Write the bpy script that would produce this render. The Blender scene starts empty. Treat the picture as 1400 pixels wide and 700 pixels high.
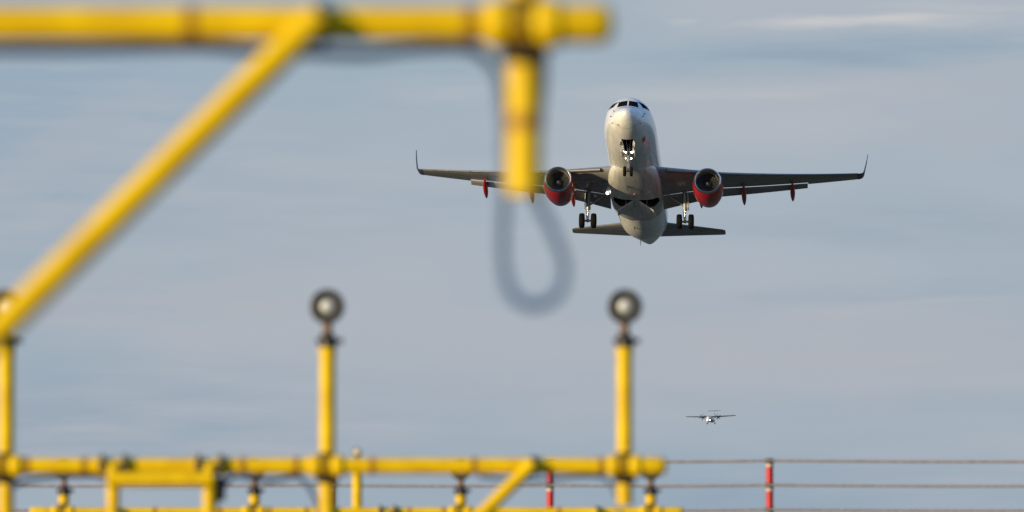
import bpy, bmesh, math, random
import numpy as np
from mathutils import Vector, Matrix
from mathutils.bvhtree import BVHTree

random.seed(7)
R = math.radians
PI = math.pi
S = bpy.context.scene
COL = S.collection

# ------------------------------------------------------------------ camera
cam_data = bpy.data.cameras.new("Camera")
cam_data.sensor_width = 36.0
cam_data.lens = 200.0
cam_data.clip_start = 0.2
cam_data.clip_end = 60000.0
cam_data.dof.use_dof = True
cam_data.dof.focus_distance = 430.0
cam_data.dof.aperture_fstop = 2.8
cam = bpy.data.objects.new("Camera", cam_data)
COL.objects.link(cam)
cam.location = (0.0, 0.0, 1.6)
cam.rotation_euler = (R(90.0 + 2.908), 0.0, 0.0)
S.camera = cam

# ------------------------------------------------------------------ view / render settings
S.view_settings.view_transform = 'Standard'
S.view_settings.look = 'None'
S.view_settings.exposure = 0.0
S.view_settings.gamma = 1.0
S.view_settings.use_curve_mapping = False
S.render.engine = 'CYCLES'
S.cycles.use_denoising = True
S.cycles.max_bounces = 8
S.cycles.sample_clamp_indirect = 6.0

# ------------------------------------------------------------------ world: evening sky with thin cloud
SUN_EL, SUN_AZ = 8.0, -126.0        # azimuth from +Y, clockwise seen from above; the sun stands low to the left
world = bpy.data.worlds.new("World")
S.world = world
world.use_nodes = True
NT = world.node_tree
for n in list(NT.nodes):
    NT.nodes.remove(n)
def wn(t, **kw):
    n = NT.nodes.new(t)
    for k, v in kw.items():
        setattr(n, k, v)
    return n
def wl(a, b):
    NT.links.new(a, b)
def wnoise(scale_vec, loc, detail, rough, warp=None, rot=(0, 0, 0), distortion=0.0):
    mp = wn('ShaderNodeMapping')
    mp.inputs['Location'].default_value = loc
    mp.inputs['Rotation'].default_value = rot
    mp.inputs['Scale'].default_value = scale_vec
    wl(warp if warp else tc.outputs['Generated'], mp.inputs['Vector'])
    nz = wn('ShaderNodeTexNoise')
    nz.inputs['Scale'].default_value = 1.0
    nz.inputs['Detail'].default_value = detail
    nz.inputs['Roughness'].default_value = rough
    nz.inputs['Distortion'].default_value = distortion
    wl(mp.outputs['Vector'], nz.inputs['Vector'])
    return nz.outputs['Fac']
def wramp(fac, stops):
    r = wn('ShaderNodeValToRGB')
    r.color_ramp.interpolation = 'EASE'
    e = r.color_ramp.elements
    while len(e) < len(stops):
        e.new(0.5)
    for el, (p, c) in zip(e, stops):
        el.position = p
        el.color = (*c, 1) if len(c) == 3 else c
    wl(fac, r.inputs['Fac'])
    return r.outputs['Color']
def wmix(fac, a, b, blend='MIX'):
    m = wn('ShaderNodeMix', data_type='RGBA', blend_type=blend)
    for sock, v in ((m.inputs[0], fac), (m.inputs[6], a), (m.inputs[7], b)):
        if hasattr(v, 'is_linked'):
            wl(v, sock)
        else:
            sock.default_value = v if not isinstance(v, tuple) else (*v, 1)
    return m.outputs[2]
tc = wn('ShaderNodeTexCoord')
sky = wn('ShaderNodeTexSky', sky_type='NISHITA')
sky.sun_disc = False
sky.sun_elevation = R(SUN_EL)
sky.sun_rotation = R(SUN_AZ)
sky.altitude = 0
sky.air_density = 1.0
sky.dust_density = 1.2
sky.ozone_density = 1.0
bg_sky = wn('ShaderNodeBackground')
bg_sky.inputs['Strength'].default_value = 0.09
wl(sky.outputs['Color'], bg_sky.inputs['Color'])
soft = wnoise((9, 9, 34), (3.1, 0.4, 1.7), 3.0, 0.45, rot=(0, R(3), 0))
base = wramp(soft, [(0.32, (0.315, 0.412, 0.510)), (0.50, (0.362, 0.440, 0.525)), (0.68, (0.415, 0.462, 0.535))])
band = wnoise((14, 14, 70), (0.3, 5.0, 2.2), 4.0, 0.5, rot=(0, R(-2), 0), distortion=0.3)
bandf = wramp(band, [(0.44, (0, 0, 0)), (0.78, (.42, .42, .42))])
c3 = wmix(bandf, base, (0.470, 0.490, 0.550))
dark = wnoise((12, 12, 90), (7.3, 1.0, 4.2), 4.0, 0.5, rot=(0, R(-1), 0))
darkf = wramp(dark, [(0.50, (0, 0, 0)), (0.76, (0.35, 0.35, 0.35))])
c3 = wmix(darkf, c3, (0.300, 0.390, 0.490))
# single clouds: (x, z, half width, half height, tilt, strength, colour) as directions; edges torn by noise
def vmath(op, a, b=None):
    m = wn('ShaderNodeVectorMath', operation=op)
    for k, v in enumerate((a, b)):
        if v is None:
            continue
        if hasattr(v, 'is_linked'):
            wl(v, m.inputs[k])
        else:
            m.inputs[k].default_value = v
    return m.outputs['Value'] if op == 'LENGTH' else m.outputs['Vector']
wz = wn('ShaderNodeTexNoise')
wz.inputs['Scale'].default_value = 1.0
wz.inputs['Detail'].default_value = 5.0
wz.inputs['Roughness'].default_value = 0.55
wl(vmath('MULTIPLY', tc.outputs['Generated'], (26, 26, 110)), wz.inputs['Vector'])
wfine = wn('ShaderNodeTexNoise')
wfine.inputs['Scale'].default_value = 1.0
wfine.inputs['Detail'].default_value = 6.0
wl(vmath('MULTIPLY', tc.outputs['Generated'], (40, 40, 320)), wfine.inputs['Vector'])
warp = vmath('MULTIPLY', vmath('SUBTRACT', wz.outputs['Color'], (.5, .5, .5)), (.03, 0, .007))
wdir = vmath('ADD', tc.outputs['Generated'], warp)
BLUE, LILAC, PALE, WISP = (0.270, 0.365, 0.475), (0.435, 0.450, 0.515), (0.52, 0.53, 0.56), (0.66, 0.63, 0.63)
clouds = [(-.090, .078, .050, .022, 0, .65, (0.270, 0.375, 0.500)), (-.055, .058, .07, .010, 0, .30, BLUE), (-.077, .070, .016, .0045, -.5, .40, LILAC),
          (-.062, .043, .055, .0060, 0, .75, LILAC), (-.075, .022, .06, .010, 0, .65, BLUE), (-.008, .080, .012, .0025, 0, .5, PALE),
          (.062, .0865, .045, .0030, -.03, .85, BLUE), (.060, .0800, .040, .0035, -.05, .65, LILAC), (.085, .0735, .04, .004, 0, .4, LILAC),
          (.034, .0793, .022, .0014, -.02, .65, PALE), (.063, .0918, .019, .0010, -.03, .72, WISP), (.084, .0945, .018, .0010, 0, .5, PALE), (.029, .0918, .0035, .0006, 0, .6, PALE),
          (.060, .0350, .060, .0090, 0, .7, LILAC), (.067, .0440, .024, .0022, -.03, .55, BLUE), (.076, .0425, .014, .0007, -.05, .28, PALE), (.068, .056, .03, .004, 0, .5, BLUE),
          (.050, .0105, .08, .006, 0, .45, BLUE), (-.015, .034, .03, .006, 0, .4, LILAC), (.012, .064, .02, .003, 0, .35, PALE)]
for x0, z0, sx, sz, tilt, amp, colr in clouds:
    mp = wn('ShaderNodeMapping', vector_type='TEXTURE')
    mp.inputs['Location'].default_value = (x0, 0, z0)
    mp.inputs['Rotation'].default_value = (0, tilt, 0)
    mp.inputs['Scale'].default_value = (sx, 1e6, sz)
    wl(wdir, mp.inputs['Vector'])
    d = vmath('LENGTH', mp.outputs['Vector'])
    f = wn('ShaderNodeMapRange', interpolation_type='SMOOTHSTEP')
    for k, v in zip(('From Min', 'From Max', 'To Min', 'To Max'), (0.1, 1.7, amp, 0.0)):
        f.inputs[k].default_value = v
    wl(d, f.inputs['Value'])
    g = wn('ShaderNodeMapRange')
    for k, v in zip(('From Min', 'From Max', 'To Min', 'To Max'), (0.32, 0.62, 0.30, 1.0)):
        g.inputs[k].default_value = v
    wl(wfine.outputs['Fac'], g.inputs['Value'])
    mm = wn('ShaderNodeMath', operation='MULTIPLY')
    wl(f.outputs['Result'], mm.inputs[0])
    wl(g.outputs['Result'], mm.inputs[1])
    c3 = wmix(mm.outputs[0], c3, colr)
bg_cloud = wn('ShaderNodeBackground')
bg_cloud.inputs['Strength'].default_value = 1.05
sep0 = wn('ShaderNodeSeparateXYZ')
wl(tc.outputs['Generated'], sep0.inputs[0])
el = wn('ShaderNodeMapRange', interpolation_type='SMOOTHSTEP')
el.inputs['From Min'].default_value = 0.12
el.inputs['From Max'].default_value = 0.45
wl(sep0.outputs['Z'], el.inputs['Value'])
c4 = wmix(el.outputs['Result'], c3, (0.23, 0.43, 0.78))
wl(c4, bg_cloud.inputs['Color'])
ms = wn('ShaderNodeMixShader')
sep = wn('ShaderNodeSeparateXYZ')
wl(tc.outputs['Generated'], sep.inputs[0])
def wrange(v, a, b, c, d):
    m = wn('ShaderNodeMapRange', interpolation_type='SMOOTHSTEP')
    for k, x in zip(('From Min', 'From Max', 'To Min', 'To Max'), (a, b, c, d)):
        m.inputs[k].default_value = x
    wl(v, m.inputs['Value'])
    return m.outputs['Result']
wl(wrange(sep.outputs['Z'], 0.12, 0.6, 0.90, 0.55), ms.inputs[0])   # the cloud sheet thins out overhead
wl(bg_sky.outputs[0], ms.inputs[1])
wl(bg_cloud.outputs[0], ms.inputs[2])
wo = wn('ShaderNodeOutputWorld')
wl(ms.outputs[0], wo.inputs['Surface'])

sun_data = bpy.data.lights.new("Sun", 'SUN')
sun_data.energy = 5.0
sun_data.angle = R(0.5)
sun_data.color = (1.0, 0.79, 0.44)
sun = bpy.data.objects.new("Sun", sun_data)
COL.objects.link(sun)
_a, _e = R(SUN_AZ), R(SUN_EL)
to_sun = Vector((math.sin(_a) * math.cos(_e), math.cos(_a) * math.cos(_e), math.sin(_e)))
sun.rotation_euler = to_sun.to_track_quat('Z', 'Y').to_euler()
sun.location = (-40, -10, 30)

# ------------------------------------------------------------------ materials
def material(name, color, rough=0.5, metal=0.0, coat=0.0, var=0.0, scale=3.0, stretch=(1, 1, 1),
             color2=None, bump=0.0, emit=None, emit_strength=0.0, rvar=0.0, spec=0.5):
    m = bpy.data.materials.new(name)
    m.use_nodes = True
    nt = m.node_tree
    b = nt.nodes['Principled BSDF']
    b.inputs['Base Color'].default_value = (*color, 1)
    b.inputs['Roughness'].default_value = rough
    b.inputs['Metallic'].default_value = metal
    b.inputs['Coat Weight'].default_value = coat
    b.inputs['Coat Roughness'].default_value = 0.08
    b.inputs['Specular IOR Level'].default_value = spec
    if emit:
        b.inputs['Emission Color'].default_value = (*emit, 1)
        b.inputs['Emission Strength'].default_value = emit_strength
    if var or color2 or bump or rvar:
        t = nt.nodes.new('ShaderNodeTexCoord')
        mp = nt.nodes.new('ShaderNodeMapping')
        mp.inputs['Scale'].default_value = stretch
        nz = nt.nodes.new('ShaderNodeTexNoise')
        nz.inputs['Scale'].default_value = scale
        nz.inputs['Detail'].default_value = 6
        nz.inputs['Roughness'].default_value = 0.6
        nt.links.new(t.outputs['Object'], mp.inputs['Vector'])
        nt.links.new(mp.outputs['Vector'], nz.inputs['Vector'])
        c2 = color2 if color2 else tuple(max(0, c * (1 - var)) for c in color)
        rp = nt.nodes.new('ShaderNodeValToRGB')
        rp.color_ramp.elements[0].position = 0.36
        rp.color_ramp.elements[0].color = (*c2, 1)
        rp.color_ramp.elements[1].position = 0.62
        rp.color_ramp.elements[1].color = (*color, 1)
        nt.links.new(nz.outputs['Fac'], rp.inputs['Fac'])
        nt.links.new(rp.outputs['Color'], b.inputs['Base Color'])
        if rvar:
            mr = nt.nodes.new('ShaderNodeMapRange')
            mr.inputs['To Min'].default_value = max(0.02, rough - rvar)
            mr.inputs['To Max'].default_value = min(1, rough + rvar)
            nt.links.new(nz.outputs['Fac'], mr.inputs['Value'])
            nt.links.new(mr.outputs['Result'], b.inputs['Roughness'])
        if bump:
            bp = nt.nodes.new('ShaderNodeBump')
            bp.inputs['Strength'].default_value = bump
            bp.inputs['Distance'].default_value = 0.02
            nt.links.new(nz.outputs['Fac'], bp.inputs['Height'])
            nt.links.new(bp.outputs['Normal'], b.inputs['Normal'])
    return m

MAT = dict(
    white=material('white_paint', (0.80, 0.80, 0.81), 0.26, coat=0.5, var=0.16, scale=1.3, stretch=(2.6, 0.18, 2.6), rvar=0.10),
    belly=material('belly_paint', (0.72, 0.71, 0.69), 0.34, coat=0.3, var=0.30, scale=1.5, stretch=(2.8, 0.25, 2.8), rvar=0.12),
    wing=material('wing_grey', (0.23, 0.23, 0.235), 0.28, coat=0.35, var=0.18, scale=0.8, stretch=(1.0, 2.0, 1.0), rvar=0.12),
    wingdark=material('slat_grey', (0.22, 0.22, 0.225), 0.35, var=0.15, scale=2.0, metal=0.3),
    flap=material('flap_grey', (0.25, 0.25, 0.255), 0.38, var=0.15, scale=1.5),
    red=material('red_paint', (0.43, 0.010, 0.014), 0.22, coat=0.6, var=0.22, scale=1.5, rvar=0.08),
    lip=material('polished_lip', (0.72, 0.72, 0.73), 0.20, metal=1.0, var=0.1, scale=5),
    duct=material('inlet_duct', (0.17, 0.165, 0.16), 0.5, var=0.2, scale=4),
    fan=material('fan_metal', (0.20, 0.20, 0.21), 0.38, metal=0.7),
    spinner=material('spinner_grey', (0.12, 0.12, 0.125), 0.4, metal=0.2),
    exhaust=material('exhaust_metal', (0.16, 0.14, 0.12), 0.45, metal=0.9, var=0.3, scale=4),
    glass=material('cockpit_glass', (0.008, 0.010, 0.014), 0.3, spec=0.0),
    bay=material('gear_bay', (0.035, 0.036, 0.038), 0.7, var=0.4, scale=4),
    dullred=material('faded_red', (0.40, 0.14, 0.13), 0.4),
    seam=material('seam_grey', (0.42, 0.42, 0.42), 0.5),
    navy=material('dark_winglet', (0.05, 0.06, 0.11), 0.35),
    steel=material('gear_steel', (0.34, 0.335, 0.325), 0.40, metal=0.35, var=0.35, scale=9),
    chrome=material('oleo_chrome', (0.75, 0.75, 0.75), 0.15, metal=1.0),
    tyre=material('tyre_rubber', (0.005, 0.005, 0.0055), 0.8, spec=0.2, var=0.3, scale=12),
    rim=material('wheel_rim', (0.42, 0.42, 0.41), 0.42, metal=0.6, var=0.3, scale=20),
    black=material('black_detail', (0.02, 0.02, 0.022), 0.5),
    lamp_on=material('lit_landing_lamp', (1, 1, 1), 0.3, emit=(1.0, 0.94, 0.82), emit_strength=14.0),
    yellow=material('yellow_enamel', (0.80, 0.545, 0.0015), 0.42, spec=0.2, color2=(0.66, 0.425, 0.003), scale=7, rvar=0.1, bump=0.05),
    strap=material('amber_strap', (0.40, 0.20, 0.004), 0.55, var=0.3, scale=30),
    hardware=material('dark_hardware', (0.045, 0.04, 0.038), 0.45, metal=0.4, var=0.4, scale=25),
    bronze=material('bronze_neck', (0.17, 0.10, 0.065), 0.5, metal=0.4, var=0.4, scale=25),
    cable=material('cable_rubber', (0.07, 0.14, 0.32), 0.55, var=0.2, scale=20),
    lampbody=material('lamp_housing', (0.05, 0.048, 0.05), 0.45, metal=0.3, var=0.3, scale=18),
    reflector=material('lamp_reflector', (0.84, 0.87, 0.92), 0.4, metal=0.0, var=0.1, scale=20),
    postred=material('post_red', (0.52, 0.006, 0.022), 0.42, var=0.15, scale=12),
    postwhite=material('post_white', (0.55, 0.50, 0.46), 0.5, var=0.2, scale=12),
    wire=material('fence_wire', (0.42, 0.36, 0.35), 0.55, metal=0.2, var=0.3, scale=12),
    propwhite=material('prop_plane_paint', (0.80, 0.79, 0.76), 0.3, coat=0.3, var=0.08, scale=1.0),
    propgrey=material('prop_plane_grey', (0.055, 0.06, 0.075), 0.45, var=0.15, scale=1.0),
)
MAT['lens'] = material('frosted_lens', (0.27, 0.28, 0.28), 0.2, coat=0.4, var=0.25, scale=22)

# ------------------------------------------------------------------ mesh helpers
class MB:
    """Collects shapes and links them as ONE mesh object."""
    def __init__(self):
        self.v, self.f = [], []
    def add(self, verts, faces):
        o = len(self.v)
        self.v += [tuple(p) for p in verts]
        self.f += [tuple(i + o for i in fc) for fc in faces]
        return self
    def loft(self, rings, caps=(True, True), closed=True):
        n = len(rings[0])
        vs, fs = [], []
        for r in rings:
            vs += list(r)
        m = n if closed else n - 1
        for i in range(len(rings) - 1):
            for j in range(m):
                k = (j + 1) % n
                fs.append((i * n + j, i * n + k, (i + 1) * n + k, (i + 1) * n + j))
        if caps[0]:
            fs.append(tuple(range(n)))
        if caps[1]:
            fs.append(tuple((len(rings) - 1) * n + j for j in range(n)))
        return self.add(vs, fs)
    def tube(self, path, radii, n=20, caps=(True, True)):
        P = [Vector(p) for p in path]
        if not hasattr(radii, '__len__'):
            radii = [radii] * len(P)
        T = []
        for i in range(len(P)):
            a, b = P[max(0, i - 1)], P[min(len(P) - 1, i + 1)]
            T.append((b - a).normalized())
        u = T[0].orthogonal().normalized()
        rings = []
        for i, p in enumerate(P):
            u = (u - T[i] * u.dot(T[i])).normalized()
            w = T[i].cross(u)
            rings.append([p + (u * math.cos(2 * PI * j / n) + w * math.sin(2 * PI * j / n)) * radii[i] for j in range(n)])
        return self.loft(rings, caps)
    def lathe(self, origin, axis, prof, n=40, caps=(False, False)):
        """prof: (distance along axis, radius)"""
        o, a = Vector(origin), Vector(axis).normalized()
        u = a.orthogonal().normalized()
        w = a.cross(u)
        rings = []
        for s, r in prof:
            rings.append([o + a * s + (u * math.cos(2 * PI * j / n) + w * math.sin(2 * PI * j / n)) * max(r, 1e-4) for j in range(n)])
        return self.loft(rings, caps)
    def box(self, c, s, rot=None):
        c = Vector(c)
        vs = []
        for dz in (-1, 1):
            for dx, dy in ((-1, -1), (1, -1), (1, 1), (-1, 1)):
                p = Vector((dx * s[0] / 2, dy * s[1] / 2, dz * s[2] / 2))
                if rot is not None:
                    p = rot @ p
                vs.append(c + p)
        return self.add(vs, [(0, 3, 2, 1), (4, 5, 6, 7), (0, 1, 5, 4), (1, 2, 6, 5), (2, 3, 7, 6), (3, 0, 4, 7)])
    def slab(self, quad, t):
        """Four corners and a thickness: a plate."""
        q = [Vector(p) for p in quad]
        n = (q[1] - q[0]).cross(q[3] - q[0]).normalized() * t
        vs = [p - n / 2 for p in q] + [p + n / 2 for p in q]
        return self.add(vs, [(0, 3, 2, 1), (4, 5, 6, 7), (0, 1, 5, 4), (1, 2, 6, 5), (2, 3, 7, 6), (3, 0, 4, 7)])
    def ball(self, c, r, n=14, sq=(1, 1, 1)):
        c = Vector(c)
        rings = []
        for i in range(1, n):
            t = PI * i / n
            rings.append([c + Vector((sq[0] * r * math.sin(t) * math.cos(2 * PI * j / (2 * n)), sq[1] * r * math.sin(t) * math.sin(2 * PI * j / (2 * n)), sq[2] * r * math.cos(t))) for j in range(2 * n)])
        return self.loft(rings)
    def build(self, name, mat, parent=None, ang=40, recalc=True, bevel=0.0):
        me = bpy.data.meshes.new(name)
        me.from_pydata(self.v, [], self.f)
        bm = bmesh.new()
        bm.from_mesh(me)
        if recalc:
            bmesh.ops.recalc_face_normals(bm, faces=bm.faces)
        if bevel:
            es = [e for e in bm.edges if len(e.link_faces) == 2 and e.calc_face_angle(0) > R(50)]
            bmesh.ops.bevel(bm, geom=es, offset=bevel, segments=2, affect='EDGES', profile=0.5)
        bm.to_mesh(me)
        bm.free()
        me.materials.append(MAT[mat] if isinstance(mat, str) else mat)
        me.polygons.foreach_set('use_smooth', [True] * len(me.polygons))
        me.set_sharp_from_angle(angle=R(ang))
        o = bpy.data.objects.new(name, me)
        COL.objects.link(o)
        if parent:
            o.parent = parent
        return o

def thing(name, label, cat, loc=(0, 0, 0), rot=(0, 0, 0), group=None):
    o = bpy.data.objects.new(name, None)
    COL.objects.link(o)
    o.location = loc
    o.rotation_euler = rot
    o['label'] = label
    o['category'] = cat
    if group:
        o['group'] = group
    return o
def copy_tree(o, parent=None):
    c = o.copy()
    COL.objects.link(c)
    c.parent = parent
    for ch in list(o.children):
        copy_tree(ch, c)
    return c
def spline(pts, k=8):
    """Catmull-Rom through the points."""
    P = [Vector(p) for p in pts]
    P = [P[0] * 2 - P[1]] + P + [P[-1] * 2 - P[-2]]
    out = []
    for i in range(1, len(P) - 2):
        a, b, c, d = P[i - 1], P[i], P[i + 1], P[i + 2]
        for j in range(k):
            t = j / k
            out.append(0.5 * ((2 * b) + (c - a) * t + (2 * a - 5 * b + 4 * c - d) * t * t + (3 * b - a - 3 * c + d) * t ** 3))
    out.append(P[-2])
    return out
def pchip(xs, ys, x):
    xs, ys = np.array(xs, float), np.array(ys, float)
    h = np.diff(xs)
    dl = np.diff(ys) / h
    d = np.zeros(len(xs))
    for i in range(1, len(xs) - 1):
        if dl[i - 1] * dl[i] > 0:
            w1, w2 = 2 * h[i] + h[i - 1], h[i] + 2 * h[i - 1]
            d[i] = (w1 + w2) / (w1 / dl[i - 1] + w2 / dl[i])
    d[0], d[-1] = dl[0], dl[-1]
    i = int(np.clip(np.searchsorted(xs, x) - 1, 0, len(h) - 1))
    t = (x - xs[i]) / h[i]
    return float((2 * t ** 3 - 3 * t * t + 1) * ys[i] + (t ** 3 - 2 * t * t + t) * h[i] * d[i] + (-2 * t ** 3 + 3 * t * t) * ys[i + 1] + (t ** 3 - t * t) * h[i] * d[i + 1])
def cut(o, cutters):
    """Cut closed cavities out of a closed mesh; cavity walls take the gear bay material."""
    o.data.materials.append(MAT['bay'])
    tmp = []
    for mb in cutters:
        c = mb.build('cutter', 'bay', o.parent)
        md = o.modifiers.new('cut', 'BOOLEAN')
        md.operation = 'DIFFERENCE'
        md.solver = 'EXACT'
        md.material_mode = 'TRANSFER'
        md.object = c
        tmp.append(c)
    bpy.context.view_layer.update()
    dg = bpy.context.evaluated_depsgraph_get()
    me = bpy.data.meshes.new_from_object(o.evaluated_get(dg))
    o.modifiers.clear()
    o.data = me
    me.set_sharp_from_angle(angle=R(38))
    for c in tmp:
        bpy.data.objects.remove(c)

# ------------------------------------------------------------------ ground and runway
def ground_material():
    m = material('airfield_grass', (0.055, 0.075, 0.022), 0.9)
    nt = m.node_tree
    b = nt.nodes['Principled BSDF']
    t = nt.nodes.new('ShaderNodeTexCoord')
    n1 = nt.nodes.new('ShaderNodeTexNoise'); n1.inputs['Scale'].default_value = 0.05; n1.inputs['Detail'].default_value = 8
    n2 = nt.nodes.new('ShaderNodeTexNoise'); n2.inputs['Scale'].default_value = 3.0; n2.inputs['Detail'].default_value = 8
    for n in (n1, n2):
        nt.links.new(t.outputs['Object'], n.inputs['Vector'])
    mx = nt.nodes.new('ShaderNodeMath'); mx.operation = 'ADD'
    nt.links.new(n1.outputs['Fac'], mx.inputs[0]); nt.links.new(n2.outputs['Fac'], mx.inputs[1])
    rp = nt.nodes.new('ShaderNodeValToRGB')
    rp.color_ramp.elements[0].position = 0.35; rp.color_ramp.elements[0].color = (0.030, 0.043, 0.022, 1)
    rp.color_ramp.elements[1].position = 0.68; rp.color_ramp.elements[1].color = (0.080, 0.088, 0.052, 1)
    hv = nt.nodes.new('ShaderNodeMath'); hv.operation = 'MULTIPLY'; hv.inputs[1].default_value = 0.5
    nt.links.new(mx.outputs[0], hv.inputs[0]); nt.links.new(hv.outputs[0], rp.inputs['Fac'])
    nt.links.new(rp.outputs['Color'], b.inputs['Base Color'])
    return m
def sheet(name, x0, x1, y0, y1, z, mat, nx=1, ny=1):
    vs = [(x0 + (x1 - x0) * i / nx, y0 + (y1 - y0) * j / ny, z) for j in range(ny + 1) for i in range(nx + 1)]
    fs = [(j * (nx + 1) + i, j * (nx + 1) + i + 1, (j + 1) * (nx + 1) + i + 1, (j + 1) * (nx + 1) + i) for j in range(ny) for i in range(nx)]
    o = MB().add(vs, fs).build(name, mat, recalc=False)
    o['kind'] = 'structure'
    return o
sheet('ground', -9000, 9000, -3000, 16000, 0.0, ground_material(), 12, 12)
sheet('runway', -25.5, 19.5, 140, 2900, 0.004, material('runway_asphalt', (0.055, 0.055, 0.056), 0.85, var=0.35, scale=0.4, bump=0.1))

# ------------------------------------------------------------------ jet airliner
# local frame: X to the left wing, Y aft from the nose, Z up from the fuselage axis
jet = thing('jet_airliner', 'white twin engine jet with red engines climbing nose up, wheels still down', 'airplane',
            (8.585, 426.3, 34.56), (R(-14.53), R(0.857), R(-4.36)))

YS = [0, .1, .3, .7, 1.2, 1.7, 2.2, 2.7, 3.2, 3.8, 4.6, 5.6, 6.8, 9, 16, 24.5, 26, 28, 30, 32, 34, 36, 37.2, 37.57]
ZT = [-.55, -.36, -.17, .08, .33, .58, 1.02, 1.42, 1.74, 1.93, 2.03, 2.06, 2.07, 2.07, 2.07, 2.07, 2.07, 2.07, 2.06, 2.03, 1.97, 1.80, 1.55, 1.40]
ZB = [-.62, -.83, -1.04, -1.31, -1.53, -1.69, -1.81, -1.90, -1.955, -2.0, -2.04, -2.06, -2.07, -2.07, -2.07, -2.07, -1.98, -1.60, -1.08, -.53, .0, .52, .84, .97]
WW = [.04, .27, .50, .82, 1.10, 1.31, 1.47, 1.60, 1.70, 1.79, 1.88, 1.94, 1.975, 1.975, 1.975, 1.975, 1.97, 1.90, 1.75, 1.50, 1.15, .72, .36, .22]
NS = 96
def fus_ring(y):
    zt, zb, w = pchip(YS, ZT, y), pchip(YS, ZB, y), pchip(YS, WW, y)
    zc, h = (zt + zb) / 2, (zt - zb) / 2
    return [(w * math.sin(2 * PI * j / NS), y, zc + h * math.cos(2 * PI * j / NS)) for j in range(NS)]
ys = [0, .02, .05, .1, .16, .23, .31, .4, .5, .6] + [0.7 + 0.1 * i for i in range(60)] + [6.8 + .6 * i for i in range(30)] + [24.8 + .3 * i for i in range(42)] + [37.25, 37.4, 37.57]
fus = MB().loft([fus_ring(y) for y in ys]).build('fuselage', 'white', jet)
bvh = BVHTree.FromPolygons([v.co for v in fus.data.vertices], [tuple(p.vertices) for p in fus.data.polygons])

# belly fairing
def fair_ring(y, w, zb, zt=-0.75, n=56):
    zc, h = (zb + zt) / 2, (zt - zb) / 2
    out = []
    for j in range(n):
        a = 2 * PI * j / n
        s, c = math.sin(a), math.cos(a)
        e = 2 / 2.5
        out.append((w * math.copysign(abs(s) ** e, s), y, zc + h * math.copysign(abs(c) ** e, c)))
    return out
FY = [8.8, 9.6, 10.5, 11.5, 12.8, 14.2, 15.8, 17.6, 19.2, 20.6, 21.6, 22.3]
FW = [0.8, 1.22, 1.60, 1.86, 2.01, 2.06, 2.06, 2.05, 2.02, 1.90, 1.55, 1.1]
FB = [-2.03, -2.09, -2.17, -2.25, -2.31, -2.32, -2.30, -2.27, -2.22, -2.15, -2.08, -2.0]
fy = np.linspace(8.8, 22.3, 48)
fair = MB().loft([fair_ring(y, pchip(FY, FW, y), pchip(FY, FB, y)) for y in fy]).build('belly_fairing', 'belly', jet)

# wheel wells cut out of the body and the fairing
def prism(poly, z0, z1):
    n = len(poly)
    return MB().add([(x, y, z0) for x, y in poly] + [(x, y, z1) for x, y in poly],
                    [tuple(range(n)), tuple(range(n, 2 * n))] + [(i, (i + 1) % n, n + (i + 1) % n, n + i) for i in range(n)])
nose_bay = prism([(-.46, 2.45), (.46, 2.45), (.36, 3.2), (.30, 5.2), (-.30, 5.2), (-.36, 3.2)], -2.6, -1.15)
bays = [prism([(s * .16, 15.9), (s * 1.75, 15.9), (s * 1.80, 17.0), (s * 1.35, 17.9), (s * .16, 17.9)], -2.9, -1.1) for s in (-1, 1)]
cut(fus, [nose_bay] + bays)
cut(fair, [prism([(s * .16, 15.9), (s * 1.75, 15.9), (s * 1.80, 17.0), (s * 1.35, 17.9), (s * .16, 17.9)], -2.9, -1.1) for s in (-1, 1)])

def patch(quad, axis, name, mat, parent, off=0.008, n=8):
    """A panel lying on the fuselage: quad corners in the plane seen along axis ('front', 'left', 'right', 'below')."""
    g = []
    for i in range(n + 1):
        row = []
        for j in range(n + 1):
            a, b = i / n, j / n
            p = [quad[0][k] * (1 - a) * (1 - b) + quad[1][k] * a * (1 - b) + quad[2][k] * a * b + quad[3][k] * (1 - a) * b for k in (0, 1)]
            if axis == 'front':
                o, d = Vector((p[0], -3, p[1])), Vector((0, 1, 0))
            elif axis == 'left':
                o, d = Vector((5, p[0], p[1])), Vector((-1, 0, 0))
            elif axis == 'right':
                o, d = Vector((-5, p[0], p[1])), Vector((1, 0, 0))
            else:
                o, d = Vector((p[0], p[1], -6)), Vector((0, 0, 1))
            h, nm, _, _ = bvh.ray_cast(o, d)
            if nm.dot(d) > 0:
                nm = -nm
            row.append((h, nm))
        g.append(row)
    top = [h + nm * off for r in g for h, nm in r]
    low = [h - nm * 0.02 for r in g for h, nm in r]
    m = n + 1
    N = len(top)
    fs = [(i * m + j, i * m + j + 1, (i + 1) * m + j + 1, (i + 1) * m + j) for i in range(n) for j in range(n)]
    rim = [i * m for i in range(m)] + [n * m + j for j in range(1, m)] + [i * m + n for i in range(n - 1, -1, -1)] + [j for j in range(n - 1, 0, -1)]
    fs += [(rim[i], rim[(i + 1) % len(rim)], N + rim[(i + 1) % len(rim)], N + rim[i]) for i in range(len(rim))]
    return MB().add(top + low, fs).build(name, mat, parent)

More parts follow.
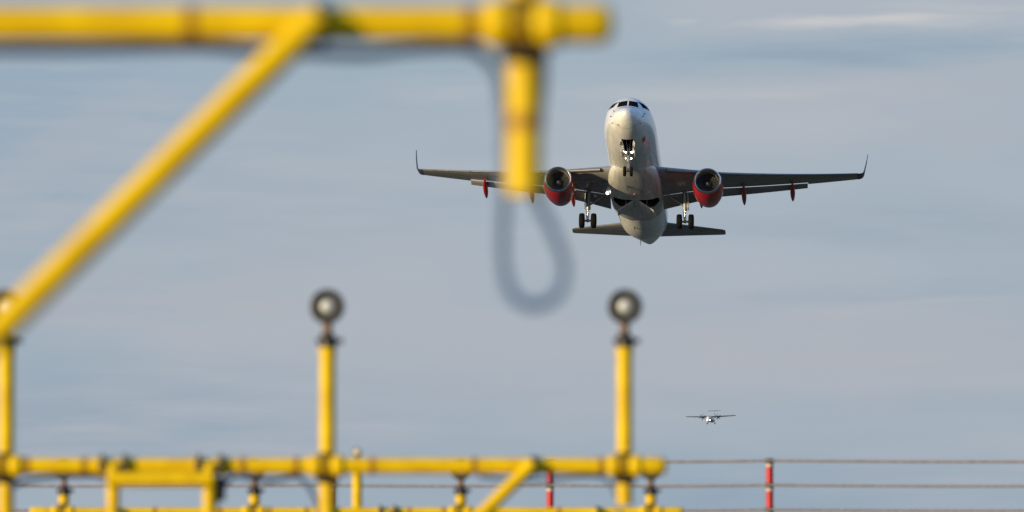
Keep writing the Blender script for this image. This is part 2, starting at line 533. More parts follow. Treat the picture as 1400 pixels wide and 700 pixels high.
# cockpit windows: two front panes and two side panes each side
for s in (-1, 1):
    patch([(s * .055, .60), (s * .80, .50), (s * .70, 1.14), (s * .055, 1.24)], 'front', 'cockpit_window', 'glass', fus)
    ax = 'left' if s > 0 else 'right'
    patch([(2.34, .66), (2.98, .70), (3.02, 1.14), (2.66, 1.24)], ax, 'cockpit_window', 'glass', fus)
    patch([(3.08, .72), (3.52, .78), (3.44, 1.08), (3.11, 1.13)], ax, 'cockpit_window', 'glass', fus)
    # front passenger door outline, cabin windows
    for a, b, c, d in ((4.62, 4.66, -.55, 1.25), (5.46, 5.50, -.55, 1.25)):
        patch([(a, c), (b, c), (b, d), (a, d)], ax, 'door_seam', 'wingdark', fus, off=0.004, n=3)
    for k in range(34):
        y = 6.6 + k * .533
        if 13.0 < y < 13.3:
            continue
        patch([(y, .36), (y + .23, .36), (y + .23, .70), (y, .70)], ax, 'cabin_window', 'glass', fus, off=0.004, n=2)
patch([(1.06, 3.15), (1.28, 3.15), (1.30, 3.95), (1.08, 3.95)], 'below', 'red_emblem', 'dullred', fus, off=0.004, n=4)
for y in (1.02, 5.95, 7.9, 24.4, 27.6, 31.0):
    band = []
    for dy, k in ((-.016, .9995), (-.012, 1.002), (.012, 1.002), (.016, .9995)):
        rg = fus_ring(y + dy)
        zc = sum(p[2] for p in rg) / NS
        band.append([(x * k, yy, zc + (z - zc) * k) for x, yy, z in rg])
    MB().loft(band, caps=(False, False)).build('panel_seam', 'seam', fus)
# probes and small ports on the nose
for x, z in ((-1.18, -.40), (1.18, -.36), (-1.05, -.95), (1.0, -.98), (-.62, -1.20), (.58, -1.22), (-.98, .02), (1.26, -.02)):
    h, nm, _, _ = bvh.ray_cast(Vector((x, -3, z)), Vector((0, 1, 0)))
    if nm.y > 0:
        nm = -nm
    MB().tube([h - nm * .03, h + nm * .07, h + nm * .10 + Vector((0, -.12, 0))], [.035, .03, .018], 8).build('air_data_probe', 'black', fus)
# blade antennas and drain masts below
def blade(x, y, z, h, c, name):
    MB().loft([[(x + w * t, y + a * c + sh, z - hh) for a, w in ((0, 0), (.3, 1), (1, 0), (.3, -1))]
               for hh, sh, t in ((-.05, 0, .03), (h * .6, .12, .025), (h, .22, .012))]).build(name, 'black', fus)
blade(0, 7.6, -2.06, .30, .32, 'blade_antenna')
blade(0, 8.8, -2.06, .22, .28, 'blade_antenna')
blade(-.45, 12.3, -2.27, .26, .34, 'blade_antenna')
blade(.55, 13.4, -2.28, .14, .30, 'blade_antenna')
MB().ball((.0, 14.3, -2.32), .11, 10, (1, 1, .8)).build('beacon', 'dullred', fus)
blade(-.5, 23.6, -1.98, .32, .22, 'drain_mast')
blade(0, 27.0, -1.80, .28, .30, 'blade_antenna')
blade(-.35, 30.2, -1.0, .40, .25, 'drain_mast')
MB().lathe((0, 37.5, 1.19), (0, .97, .12), [(0, .20), (.12, .19), (.12, .14), (-.1, .13)], 24).build('exhaust_pipe', 'exhaust', fus)

# ---- wings
def foil(n=14, trunc=1.0, tk=.12, camber=.015):
    xs = [trunc * (1 - math.cos(PI * i / n)) / 2 for i in range(n + 1)]
    def th(x):
        return 5 * tk * (.2969 * math.sqrt(x) - .126 * x - .3516 * x * x + .2843 * x ** 3 - .1015 * x ** 4)
    def cam(x):
        return camber * 4 * x * (1 - x)
    up = [(x, cam(x) + th(x)) for x in xs]
    lo = [(x, cam(x) - th(x)) for x in xs]
    return up[::-1] + lo[1:]
def sec(X, le, chord, z, tw, trunc=1.0, tk=.12, cant=0.0):
    """Wing section in space; tw degrees nose up, cant degrees turned towards a vertical fin."""
    out = []
    ct, st = math.cos(R(tw)), math.sin(R(tw))
    for x, t in foil(14, trunc, tk):
        dy, dz = chord * (x * ct + t * st), chord * (-x * st + t * ct)
        out.append((X - dz * math.sin(R(cant)), le + dy, z + dz * math.cos(R(cant))))
    return out
SP = [0.8, 1.9, 6.4, 17.05]
LE = [11.0, 11.55, 13.9, 19.40]
CH = [7.0, 6.45, 3.95, 1.55]
WZ = [-1.20, -1.13, -.66, 1.22]
TW = [4.5, 4.2, 2.2, -.8]
TK = [.15, .15, .12, .11]
def at(X):
    f = lambda L: float(np.interp(X, SP, L))
    z = f(WZ) if X < 6.4 else -.66 + 1.88 * (0.8 * (X - 6.4) / 10.65 + 0.2 * ((X - 6.4) / 10.65) ** 2)
    return f(LE), f(CH), z, f(TW), f(TK)
def mirror(rings, s):
    return [[(s * x, y, z) for x, y, z in r] for r in rings]
FLAP_END = 13.25
for s in (-1, 1):
    rings = []
    for X in list(np.linspace(.8, FLAP_END, 22)):
        le, c, z, tw, tk = at(X)
        rings.append(sec(X, le, c, z, tw, .80, tk))
    for X in [FLAP_END + .004] + list(np.linspace(13.6, 17.05, 7)):
        le, c, z, tw, tk = at(X)
        rings.append(sec(X, le, c, z, tw, 1.0, tk))
    wing = MB().loft(mirror(rings, s)).build('wing', 'wing', jet)
    # upturned wing tip
    rings = []
    le, c, z, tw, tk = at(17.05)
    for dx, dz, dl, ch, cant in ((-.02, -.001, 0, 1.55, 8), (.22, .04, .18, 1.46, 25), (.42, .17, .42, 1.32, 48), (.54, .38, .66, 1.18, 68), (.60, .70, .94, 1.04, 78), (.72, 1.5, 1.52, .80, 82), (.80, 2.30, 2.10, .52, 83)):
        rings.append(sec(17.05 + dx, le + dl, ch, z + dz, tw, 1.0, .10, cant))
    MB().loft(mirror(rings, s)).build('winglet', 'navy', wing)
    # slats, drooped ahead of the leading edge
    for a, b in ((2.6, 5.0), (6.6, 9.8), (9.86, 13.1), (13.16, 16.3)):
        rings = []
        for X in np.linspace(a, b, 8):
            le, c, z, tw, tk = at(X)
            rings.append(sec(X, le - .055 * c, .19 * c, z - .030 * c, tw - 16, 1.0, .26))
        MB().loft(mirror(rings, s)).build('slat', 'wingdark', wing)
    # flaps, part way out
    for a, b in ((2.05, 6.32), (6.40, FLAP_END - .03)):
        rings = []
        for X in np.linspace(a, b, 10):
            le, c, z, tw, tk = at(X)
            rings.append(sec(X, le + .815 * c + .02, .27 * c, z - .80 * c * math.sin(R(tw)) - .012 * c - .05, tw + 17, 1.0, .15))
        MB().loft(mirror(rings, s)).build('flap', 'flap', wing)
    # red flap track fairings
    for X, ln in ((5.0, 3.3), (8.3, 3.1), (12.05, 2.7)):
        le, c, z, tw, tk = at(X)
        y0 = le + .52 * c
        zz = z - .52 * c * math.sin(R(tw)) - .06 * c
        rings = []
        for t in np.linspace(0, 1, 14):
            r = .20 * math.sin(PI * min(1, max(.02, t * .96 + .02))) ** .6
            dz = -.10 - .42 * t - .15 * t * t
            rings.append([(X + r * math.cos(2 * PI * j / 16), y0 + ln * t, zz + dz + 1.5 * r * math.sin(2 * PI * j / 16)) for j in range(16)])
        MB().loft(mirror(rings, s)).build('flap_fairing', 'red', wing)

# ---- engines
for s in (-1, 1):
    E0 = (s * 5.75, 10.6, -2.35)
    AX = (0, 1, -.02)
    eng = MB().lathe(E0, AX, [(.20, 1.055), (.35, 1.095), (.7, 1.145), (1.2, 1.18), (1.7, 1.19), (2.3, 1.165), (2.9, 1.09), (3.5, .97), (3.9, .88), (3.9, .84), (3.2, .86)], 64).build('engine', 'red', jet)
    lip = [(.20, 1.055), (.10, 1.03), (.04, 1.0), (.0, .955), (.02, .92), (.08, .885), (.18, .865)]
    MB().lathe(E0, AX, lip, 64).build('inlet_lip', 'lip', eng)
    MB().lathe(E0, AX, [(.18, .865), (.35, .845), (.6, .845), (.95, .87), (1.3, .87)], 64).build('inlet_duct', 'duct', eng)
    fan = MB()
    for k in range(24):
        a = 2 * PI * k / 24
        ring = []
        for r, tw, ch in ((.24, 20, .24), (.5, 42, .28), (.86, 62, .30)):
            cs = []
            for u, w in ((-.5, 0), (0, .02), (.5, 0), (0, -.02)):
                dy = u * ch * math.cos(R(tw)) + w * math.sin(R(tw))
                dt = u * ch * math.sin(R(tw)) - w * math.cos(R(tw))
                cs.append((E0[0] + r * math.cos(a) - dt * math.sin(a), E0[1] + 1.02 + dy, E0[2] - .02 + r * math.sin(a) + dt * math.cos(a)))
            ring.append(cs)
        fan.loft(ring)
    fan.lathe((E0[0], E0[1], E0[2] - .02), (0, 1, 0), [(1.24, .001), (1.24, .87)], 48)
    fan.build('fan', 'fan', eng)
    MB().lathe((E0[0], E0[1], E0[2] - .02), (0, 1, 0), [(.62, .001), (.66, .05), (.78, .13), (.95, .22), (1.05, .26), (1.2, .26)], 32).build('spinner', 'spinner', eng)
    MB().lathe(E0, AX, [(3.1, .62), (3.9, .58), (4.4, .46), (4.45, .42), (3.9, .45)], 40).build('core_cowl', 'exhaust', eng)
    MB().lathe(E0, AX, [(4.0, .32), (4.5, .26), (5.0, .08), (5.1, .001)], 32).build('exhaust_cone', 'exhaust', eng)
    py = []
    for y, hw, zb, zt in ((11.9, .10, -1.35, -1.18), (12.8, .19, -1.5, -.90), (13.8, .22, -1.5, -.86), (15.0, .20, -1.65, -.95), (16.4, .06, -1.10, -.96)):
        py.append([(E0[0] + hw, y, zb), (E0[0] + hw, y, zt), (E0[0] - hw, y, zt), (E0[0] - hw, y, zb)])
    MB().loft(py).build('pylon', 'white', eng)

# ---- tail
def tail_rings(pts):
    return [sec(X, le, c, z, 0, 1.0, .10) for X, le, c, z in pts]
for s in (-1, 1):
    MB().loft(mirror(tail_rings([(.5, 31.2, 4.1, .88), (1.2, 31.55, 3.75, .93), (3.7, 33.2, 2.5, 1.16), (6.0, 34.75, 1.4, 1.39), (6.22, 35.05, 1.05, 1.41)]), s)).build('tailplane', 'wing', jet)
fr = []
for z, le, c in ((1.6, 29.4, 6.1), (2.1, 29.9, 5.6), (5.0, 32.6, 3.7), (7.8, 35.0, 1.9), (7.95, 35.25, 1.55)):
    fr.append([(t * c, le + x * c, z) for x, t in foil(14, 1.0, .10, 0)])
MB().loft(fr).build('tail_fin', 'red', jet)

# ---- landing gear
def wheel(cx, cy, cz, r, w, parent, name='wheel'):
    e = bpy.data.objects.new(name, None)
    h = w / 2
    prof = [(-h * .55, r * .58), (-h * .95, r * .66), (-h, r * .78), (-h * .92, r * .90), (-h * .68, r * .975), (-h * .25, r), (h * .25, r), (h * .68, r * .975), (h * .92, r * .90), (h, r * .78), (h * .95, r * .66), (h * .55, r * .58)]
    t = MB().lathe((cx, cy, cz), (1, 0, 0), prof, 40).build('tyre', 'tyre')
    rm = MB().lathe((cx, cy, cz), (1, 0, 0), [(-h * .4, .001), (-h * .4, r * .2), (-h * .2, r * .3), (-h * .25, r * .5), (-h * .6, r * .6), (h * .6, r * .6), (h * .25, r * .5), (h * .2, r * .3), (h * .4, r * .2), (h * .4, .001)], 32).build('rim', 'rim')
    t.name = name
    t.parent = parent
    rm.parent = t
    return t
for s in (-1, 1):
    g = bpy.data.objects.new('main_landing_gear', None)
    COL.objects.link(g)
    g.parent = jet
    top, mid, axl = Vector((s * 3.72, 16.9, -1.05)), Vector((s * 3.78, 17.35, -2.65)), Vector((s * 3.80, 17.5, -3.50))
    MB().tube([top, top.lerp(mid, .5), mid], [.17, .155, .15], 20).tube([mid - (mid - top).normalized() * .25, mid], .185, 20).build('strut', 'steel', g)
    MB().tube([mid, axl], .085, 16).build('piston', 'chrome', g)
    MB().tube([axl + Vector((-.62, 0, 0)), axl + Vector((.62, 0, 0))], .085, 16).ball(axl, .14).build('axle', 'steel', g)
    MB().tube([top.lerp(mid, .82), Vector((s * 2.75, 17.05, -1.75)), Vector((s * 2.15, 16.95, -1.15))], [.065, .075, .065], 12).build('side_brace', 'steel', g)
    MB().slab([mid + Vector((-.10, .16, .1)), mid + Vector((.10, .16, .1)), mid + Vector((.04, .48, -.36)), mid + Vector((-.04, .48, -.36))], .05) \
        .slab([mid + Vector((-.04, .48, -.36)), mid + Vector((.04, .48, -.36)), axl + Vector((.10, .12, .05)), axl + Vector((-.10, .12, .05))], .05).build('torque_link', 'steel', g)
    MB().tube(spline([top + Vector((-.14, -.12, -.2)), mid + Vector((-.17, -.1, .3)), mid + Vector((-.12, -.16, -.4)), axl + Vector((-.08, -.1, .1))]), .022, 8).build('brake_hose', 'black', g)
    for d in (-1, 1):
        wheel(axl.x + d * .46, axl.y, axl.z, .585, .42, g)
    MB().slab([top + Vector((s * .26, -.55, -.15)), top + Vector((s * .30, .75, -.15)), mid + Vector((s * .27, .42, .15)), mid + Vector((s * .25, -.35, .15))], .05).build('leg_door', 'belly', g, bevel=.01)
    # bay doors hinged on the keel, hanging half open
    MB().slab([(s * .20, 15.95, -2.30), (s * .20, 17.85, -2.26), (s * 1.46, 17.75, -2.98), (s * 1.40, 16.15, -3.06)], .06).build('gear_bay_door', 'belly', jet, bevel=.012)
    MB().tube([(s * .9, 16.6, -1.7), (s * .75, 16.7, -2.62)], .03, 8).build('door_actuator', 'steel', jet)

ng = bpy.data.objects.new('nose_landing_gear', None)
COL.objects.link(ng)
ng.parent = jet
nt_, nm_, na_ = Vector((0, 5.0, -1.45)), Vector((0, 4.72, -2.90)), Vector((0, 4.58, -3.68))
MB().tube([nt_, nm_], [.12, .105], 18).tube([nm_ + Vector((0, 0, .22)), nm_], .13, 18).build('strut', 'steel', ng)
MB().tube([nm_, na_], .06, 14).build('piston', 'chrome', ng)
MB().tube([na_ + Vector((-.36, 0, 0)), na_ + Vector((.36, 0, 0))], .055, 12).build('axle', 'steel', ng)
MB().tube([nt_.lerp(nm_, .62), Vector((-.16, 3.9, -1.45))], .045, 10).tube([nt_.lerp(nm_, .62), Vector((.16, 3.9, -1.45))], .045, 10).build('drag_brace', 'steel', ng)
MB().slab([nm_ + Vector((-.07, -.12, .05)), nm_ + Vector((.07, -.12, .05)), nm_ + Vector((.03, -.36, -.28)), nm_ + Vector((-.03, -.36, -.28))], .04) \
    .slab([nm_ + Vector((-.03, -.36, -.28)), nm_ + Vector((.03, -.36, -.28)), na_ + Vector((.07, -.10, .05)), na_ + Vector((-.07, -.10, .05))], .04).build('torque_link', 'steel', ng)
for d in (-1, 1):
    wheel(na_.x + d * .25, na_.y, na_.z, .385, .22, ng)
for x, f, r in ((-.21, .46, .066), (.23, .46, .076), (-.20, .82, .040), (.22, .82, .055)):
    p = nt_.lerp(nm_, f) + Vector((x, -.16, 0))
    aim = Vector((0, -1, -.18)).normalized()
    tl = MB().lathe(p, -aim, [(0, r), (.10, r * .9), (.18, r * .4), (.2, .001)], 20).tube([p + Vector((0, .12, 0)), nt_.lerp(nm_, f)], .03, 8).build('taxi_light', 'steel', ng)
    MB().lathe(p + aim * .004, aim, [(0, r * .94), (.02, r * .6), (.03, .001)], 20).build('lit_lamp', 'lamp_on', tl)
for s in (-1, 1):
    MB().slab([(s * .33, 3.55, -2.0), (s * .29, 5.15, -2.05), (s * .50, 5.10, -2.42), (s * .53, 3.65, -2.40)], .035).build('gear_bay_door', 'belly', jet, bevel=.008)
    MB().slab([(s * .47, 2.48, -1.885), (s * .37, 3.3, -1.97), (s * .50, 3.3, -2.22), (s * .60, 2.55, -2.14)], .03).build('gear_bay_door', 'belly', jet, bevel=.008)
# landing light lowered under the right wing root
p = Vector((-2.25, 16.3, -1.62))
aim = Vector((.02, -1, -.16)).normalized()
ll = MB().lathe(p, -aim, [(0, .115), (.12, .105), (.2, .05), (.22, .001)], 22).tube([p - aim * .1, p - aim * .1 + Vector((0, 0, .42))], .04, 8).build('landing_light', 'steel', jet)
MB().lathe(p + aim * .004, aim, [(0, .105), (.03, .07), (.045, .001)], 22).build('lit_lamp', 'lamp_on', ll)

# ------------------------------------------------------------------ distant propeller airliner
prop = thing('propeller_airliner', 'tiny far off high wing twin propeller plane with lights on, low in the sky', 'airplane',
             (105.2, 3050, 69.7), (R(-3), R(-1.2), R(-9)))
PY = [0, .2, .7, 1.5, 2.6, 4, 16, 19, 22, 25, 27]
PT = [-.2, .1, .4, .75, 1.2, 1.35, 1.35, 1.35, 1.3, 1.2, 1.0]
PB = [-.4, -.75, -1.05, -1.25, -1.33, -1.35, -1.35, -1.0, -.4, .2, .7]
PW = [.1, .45, .8, 1.1, 1.32, 1.40, 1.40, 1.3, 1.0, .6, .15]
rings = []
for y in np.linspace(0, 27, 60):
    zt, zb, w = pchip(PY, PT, y), pchip(PY, PB, y), pchip(PY, PW, y)
    rings.append([(w * math.sin(2 * PI * j / 32), y, (zt + zb) / 2 + (zt - zb) / 2 * math.cos(2 * PI * j / 32)) for j in range(32)])
pf = MB().loft(rings).build('fuselage', 'propwhite', prop)
for s in (-1, 1):
    MB().add([(s * .05, 1.72, .92), (s * .70, 1.95, .80), (s * .62, 2.35, 1.12), (s * .05, 2.25, 1.22), (s * .05, 1.9, .9), (s * .7, 2.1, .78), (s * .62, 2.5, 1.10), (s * .05, 2.4, 1.2)],
             [(0, 1, 2, 3), (4, 5, 6, 7), (0, 1, 5, 4), (1, 2, 6, 5), (2, 3, 7, 6), (3, 0, 4, 7)]).build('cockpit_window', 'glass', pf)
    w = []
    for X, le, c, z in ((0, 10.4, 2.6, 1.5), (4.8, 10.4, 2.6, 1.52), (13.3, 11.0, 1.5, 1.86), (13.52, 11.2, 1.1, 1.87)):
        w.append(sec(X, le, c, z, 6, 1.0, .20))
    MB().loft(mirror(w, s)).build('wing', 'propgrey', prop)
    n_ = MB()
    n_.loft([[(s * 4.05 + a * math.cos(2 * PI * j / 20), y, zc + b * math.sin(2 * PI * j / 20)) for j in range(20)] for y, a, b, zc in ((8.0, .28, .30, 1.15), (8.5, .48, .55, 1.08), (9.5, .55, .68, 1.05), (11.5, .5, .62, 1.1), (13.4, .2, .25, 1.35))])
    en = n_.build('engine', 'propgrey', prop)
    pr = MB().lathe((s * 4.05, 7.45, 1.15), (0, 1, 0), [(0, .001), (.1, .1), (.35, .22), (.6, .28)], 20)
    for k in range(6):
        a = 2 * PI * k / 6 + .35
        d = Vector((math.cos(a), 0, math.sin(a)))
        t = Vector((-math.sin(a), .5, math.cos(a))).normalized()
        q = Vector((s * 4.05, 7.85, 1.15))
        pr.loft([[q + d * r_ + t * c_ * u + Vector((0, th_, 0)) for u, th_ in ((-1, 0), (0, .03), (1, 0), (0, -.03))] for r_, c_ in ((.2, .10), (.9, .19), (1.6, .18), (1.96, .08))])
    pr.build('propeller', 'black', en)
    MB().loft([[(s * (1.55 + a * math.cos(2 * PI * j / 16)), y, -1.05 + b * math.sin(2 * PI * j / 16)) for j in range(16)] for y, a, b in ((9.8, .1, .1), (10.6, .42, .42), (12.6, .48, .45), (14.2, .1, .12))]).build('gear_fairing', 'propwhite', prop)
    gl = MB().tube([(s * 1.75, 12, -1.1), (s * 2.05, 12.1, -2.1)], .09, 10).build('main_landing_gear', 'steel', prop)
    for d in (-.24, .24):
        wheel(s * 2.05 + d, 12.1, -2.15, .42, .24, gl)
    tp = MB().loft(mirror([sec(X, le, c, z, 0, 1.0, .10) for X, le, c, z in ((0, 25.4, 2.1, 5.7), (3.5, 26.0, 1.3, 5.75), (3.66, 26.2, 1.0, 5.75))], s)).build('tailplane', 'propgrey', prop)
    q = Vector((s * .62, 1.15 if s < 0 else 1.1, -1.12))
    lt = MB().lathe(q, (0, 1, .05), [(0, .20), (.2, .18), (.4, .06)], 18).build('landing_light', 'steel', prop)
    MB().lathe(q + Vector((0, -.01, 0)), (0, -1, 0), [(0, .19), (.05, .12), (.08, .001)], 18).build('lit_lamp', 'lamp_on', lt)
MB().loft([[(t * c, le + x * c, z) for x, t in foil(14, 1.0, .10, 0)] for z, le, c in ((.9, 20.2, 5.6), (2.0, 22.6, 3.8), (5.6, 25.2, 2.2))]).build('tail_fin', 'propwhite', prop)
ngp = MB().tube([(0, 2.6, -1.2), (0, 2.5, -2.1)], .07, 10).build('nose_landing_gear', 'steel', prop)
for d in (-.16, .16):
    wheel(d, 2.5, -2.15, .28, .16, ngp)

# ------------------------------------------------------------------ approach light gantries
PR = 0.047                      # pipe radius
def gantry(cx, Y, bz, label, brace_in_front=True):
    t = thing('approach_light_gantry', label, 'gantry', (cx, Y, 0), group='yellow tubular approach light gantries')
    MB().tube([(-2.89, 0, bz), (2.88, 0, bz)], PR, 32).build('crossbar', 'yellow', t)
    for s in (-1, 1):
        MB().lathe((s * 2.825, 0, bz), (s, 0, 0), [(-.05, PR + .004), (.06, PR + .006), (.088, PR), (.10, PR * .7), (.104, .001)], 28).build('end_cap', 'yellow', t)
    MB().tube([(-.30, -.10, bz - .078), (.30, -.10, bz - .078)], PR * .95, 28).build('lower_bar', 'yellow', t)
    for s in (-1, 1):
        leg = MB().tube([(s * .278, -.045, 0.0), (s * .278, -.045, bz + .012)], PR * .82, 24) \
            .lathe((s * .278, -.045, 0), (0, 0, 1), [(0, .14), (.02, .14), (.02, .05)], 20, caps=(True, False)).build('leg', 'yellow', t)
        # clamp sleeves with dark bolts either side of each leg
        for d in (-.06, .06):
            MB().lathe((s * .278 + d * 1.2, 0, bz), (1, 0, 0), [(-.022, PR), (-.022, PR + .010), (.022, PR + .010), (.022, PR)], 24).build('clamp', 'yellow', t)
            d *= 1.066
            MB().tube([(s * .278 + d, -.01, bz + .06), (s * .278 + d, -PR - .02, bz + .05), (s * .278 + d, -PR - .03, bz), (s * .278 + d, -PR - .025, bz - .035)], [.011, .011, .02, .011], 10).build('bolt', 'hardware', t)
        # braces down to the mast
        q0, q1 = Vector((s * 2.155, -PR * 1.85, bz + .014)), Vector((s * .30, -PR * 1.85, bz - 1.813))
        br = MB().tube([q0, q0.lerp(q1, .06), q0.lerp(q1, .9), q1], [PR * .80, PR * .84, PR * .84, PR * .8], 28).build('brace', 'yellow', t)
        MB().lathe((s * 2.155, -.02, bz), (1, 0, 0), [(-.016, PR), (-.016, PR + .012), (.016, PR + .012), (.016, PR)], 24) \
            .tube([(s * 2.16, -PR - .005, bz + .05), (s * 2.16, -PR - .03, bz - .04)], .014, 8).build('brace_clamp', 'hardware', t)
    # rungs between the legs
    for z in (bz - .62, bz - 1.2):
        if z > .15:
            MB().tube([(-.278, -.045, z), (.278, -.045, z)], PR * .6, 20).build('rung', 'yellow', t)
    for x in (-2.55, -1.81, -1.22, -.78, -.45, .47, .78, 1.22, 1.81, 2.55):
        MB().lathe((x, 0, bz), (1, 0, 0), [(-.016, PR), (-.015, PR + .004), (.015, PR + .004), (.016, PR)], 24).build('cable_strap', 'strap', t)
    return t
def light(cx, Y, bz, z_lamp, z_low, label, y_off=.085, lamp=True):
    """Lamp on its own post, clamped to the back of a crossbar."""
    t = thing('approach_light', label, 'approach light', (cx, Y, 0), group='round lamps on yellow posts along the crossbars')
    ztop = z_lamp - .235
    if z_low < z_lamp - .5:
        MB().tube([(0, 0, z_low), (0, 0, ztop)], PR * .98, 28).lathe((0, 0, ztop), (0, 0, 1), [(-.05, PR + .004), (-.005, PR + .004), (.0, PR * .9), (.002, .001)], 28).build('post', 'yellow', t)
    else:
        MB().tube([(0, 0, z_low), (0, 0, ztop)], PR * .88, 28).build('post', 'yellow', t)
    for d in (-.066, .066):
        MB().ball((d, -.088, bz), .066, 12, (.90, .95, 1.0)).build('clamp', 'yellow', t)
    MB().tube([(-.012, -.08, bz + .06), (-.012, -.142, bz + .045), (-.012, -.15, bz), (-.012, -.142, bz - .045), (-.012, -.08, bz - .06)], .008, 8).build('u_bolt', 'strap', t)
    MB().box((0, -.005, bz + .068), (.085, .10, .022)).build('clamp_plate', 'hardware', t)
    MB().box((.0, -.02, bz - .072), (.125, .13, .045)).build('clamp_block', 'hardware', t, bevel=.006)
    # joint, neck, round housing with glass
    MB().lathe((0, 0, ztop - .01), (0, 0, 1), [(0, .001), (0, .050), (.04, .054), (.075, .046), (.09, .03)], 20).box((.055, 0, ztop + .035), (.07, .03, .03)).box((-.045, 0, ztop + .035), (.04, .03, .025)).build('joint', 'hardware', t)
    MB().tube([(0, 0, ztop + .07), (0, .0, ztop + .16)], [.030, .026], 14).build('neck', 'bronze', t)
    hd = MB().lathe((0, 0, z_lamp), (0, -1, -.03), [(-.13, .001), (-.13, .045), (-.10, .075), (-.02, .094), (.05, .100), (.085, .101), (.088, .096), (.085, .060), (.06, .058)], 40).build('lamp_head', 'lampbody', t)
    MB().lathe((0, 0, z_lamp), (0, -1, -.03), [(.060, .001), (.060, .058), (.066, .058), (.074, .042), (.078, .02), (.079, .001)], 32).build('lens', 'lens', hd)
    MB().lathe((-.006, 0, z_lamp + .002), (0, -1, -.03), [(.070, .001), (.070, .031), (.084, .027), (.092, .012), (.093, .001)], 24).build('reflector', 'reflector', hd)
    return t

gantry(-2.66, 15, 2.977, 'nearest yellow gantry, its blurred crossbar and long diagonal brace filling the upper left')
gantry(-2.03, 33, 2.058, 'middle yellow gantry whose crossbar runs along the bottom with double bar and short brace')
gantry(-1.39, 51, 1.889, 'farthest yellow gantry, only its bar top showing at the bottom edge behind the middle one')

nl = light(.033, 15.085, 2.977, 3.75, 2.53, 'blurred thick yellow post hanging below the nearest crossbar, cable looping from its end')
MB().lathe((0, 0, 2.722), (0, 0, 1), [(-.02, PR), (-.019, PR + .004), (.019, PR + .004), (.02, PR)], 24).build('cable_strap', 'strap', nl)
light(-2.94, 33.085, 2.058, 2.985, 1.15, 'round lamp on yellow post at the left edge, half behind the diagonal brace')
light(-1.073, 33.085, 2.058, 2.985, 1.62, 'round lamp on tall yellow post left of the hanging cable, at the middle gantry')
light(.655, 33.085, 2.058, 2.985, 1.83, 'round lamp on tall yellow post near the right end of the middle crossbar')
for x, lab in ((-4.02, 'lamp on short far post, between the left edge post and the first mast leg'),
               (-2.31, 'lamp on short far post, between the right mast leg and the tall middle post'),
               (-.459, 'lamp on short far post, just left of the short diagonal brace'),
               (1.246, 'lamp on short far post, under the right end of the middle crossbar')):
    light(x, 51.085, 1.889, 2.285, 1.70, lab)

# centre post of the far gantry with a small marker lamp
t = thing('marker_lamp', 'tiny whitish marker lamp on a yellow post, peeping above the middle crossbar', 'marker lamp', (-1.39, 51.1, 0))
MB().tube([(0, 0, 1.78), (0, 0, 2.36)], PR * .95, 24).build('post', 'yellow', t)
MB().tube([(0, 0, 2.36), (0, 0, 2.40)], .02, 12).box((.012, 0, 2.405), (.06, .05, .02)).build('joint', 'hardware', t)
hd = MB().lathe((0.0, 0, 2.435), (-.25, -1, .1), [(-.05, .001), (-.045, .025), (0, .04), (.02, .041), (.02, .036)], 24).build('lamp_head', 'lampbody', t)
MB().lathe((0.0, 0, 2.435), (-.25, -1, .1), [(.005, .036), (.022, .03), (.03, .001)], 24).build('lens', 'postwhite', hd)

# ------------------------------------------------------------------ cables
def cable(name, label, pts, r, group=None):
    o = MB().tube(spline(pts, 10), r, 14).build(name, 'cable')
    o['label'] = label
    o['category'] = 'cable'
    o['group'] = 'dark cables along the gantries'
    return o
def px(x, y, Y):
    return (round((x - 700) * Y / 7777, 4), round(1.6 + (745 - y) * Y / 7777, 4))
def run(Y, dy, pts):
    return [(px(x, y, Y + dy)[0], Y + dy, px(x, y, Y + dy)[1]) for x, y in pts]
cable('cable', 'blurred dark cable drooping in a teardrop loop under the nearest post',
      run(15, .16, [(-140, 66), (60, 66), (262, 62), (350, 69), (430, 71), (500, 73), (560, 66), (632, 64), (664, 78), (682, 110), (689, 170), (690, 230), (688, 290), (687, 350), (697, 398), (728, 418), (762, 402), (771, 365), (761, 330), (746, 297), (734, 270), (731, 232), (735, 165), (741, 105), (735, 72), (722, 52)]), .0142)
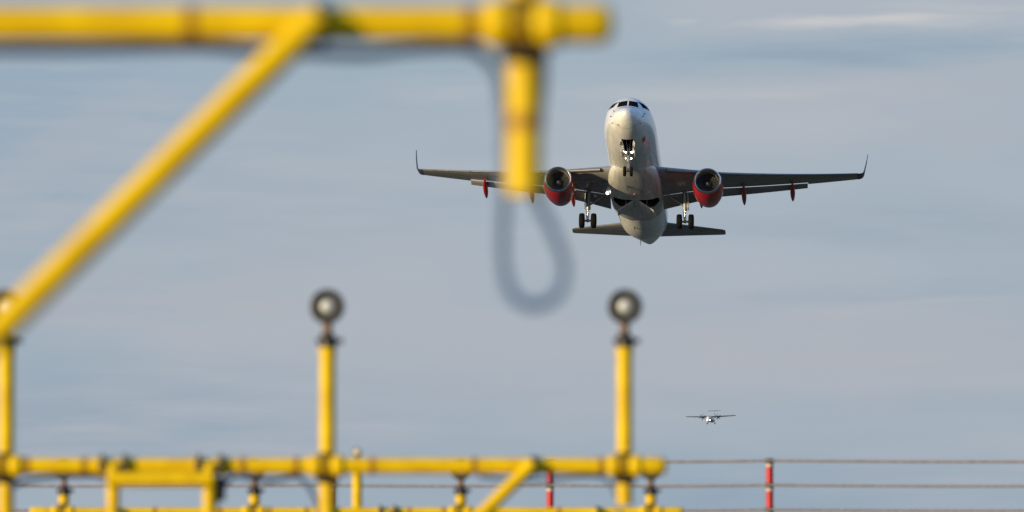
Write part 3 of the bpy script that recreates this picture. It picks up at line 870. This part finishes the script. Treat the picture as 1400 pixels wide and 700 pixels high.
cable('cable', 'dark cable curving from the middle crossbar down behind the tall middle post',
      run(33, .09, [(330, 652), (372, 657), (402, 651), (418, 660), (430, 680), (439, 705), (446, 735)]), .014)
cable('cable', 'dark cable sagging along the crossbar and bending down beside the left mast leg',
      run(33, .06, [(14, 668), (40, 657), (75, 652), (112, 651), (138, 652), (150, 664), (158, 690), (166, 706), (174, 730)]), .014)
cable('cable', 'dark cable sweeping under the crossbar from the short brace to the right end post',
      run(33, .09, [(655, 651), (700, 656), (745, 656), (790, 651), (822, 652), (836, 664), (845, 688), (850, 720)]), .010)
cable('cable', 'dark cable looping from a box beside the right mast leg',
      run(33, -.02, [(345, 650), (318, 653), (305, 668), (294, 690), (280, 705), (268, 716)]), .014)
# junction box on the right mast leg
o = MB().box((-1.69, 33.0, 1.925), (.055, .07, .14)).tube([(-1.69, 33, 2.01), (-1.69, 33, 2.03)], .016, 10).build('junction_box', 'hardware', bevel=.006)
o['label'] = 'small dark junction box fixed beside the right mast leg'
o['category'] = 'junction box'

# ------------------------------------------------------------------ perimeter fence
fence = thing('wire_fence', 'taut wire fence with red banded posts beyond the yellow gantries', 'fence', (0, 80, 0))
for x in (-8.7, -2.52, .535, 3.62, 9.9):
    p = MB().lathe((x, 0, 0), (0, 0, 1), [(0, .001), (0, .052), (2.80, .052), (2.80, .001)], 20).build('post', 'postred', fence, ang=30)
    for k in range(8):
        z = 2.783 - .343 * k
        MB().lathe((x, 0, z), (0, 0, 1), [(-.085, .052), (-.085, .056), (-.045, .056), (-.045, .052)], 20).build('pale_band', 'postwhite', p)
        MB().lathe((x, 0, z), (0, 0, 1), [(-.038, .053), (-.038, .060), (.034, .060), (.034, .053)], 20).box((x, -.07, z), (.03, .04, .04)).build('wire_clip', 'black', p)
for k in range(8):
    z = 2.783 - .343 * k
    pts = []
    for a, b in ((-14, -8.7), (-8.7, -2.52), (-2.52, .535), (.535, 3.62), (3.62, 9.9), (9.9, 15)):
        for i in range(6):
            u = i / 6
            pts.append((a + (b - a) * u, -.075, z - .016 * 4 * u * (1 - u)))
    MB().tube(pts, .019, 8).build('wire', 'wire', fence)
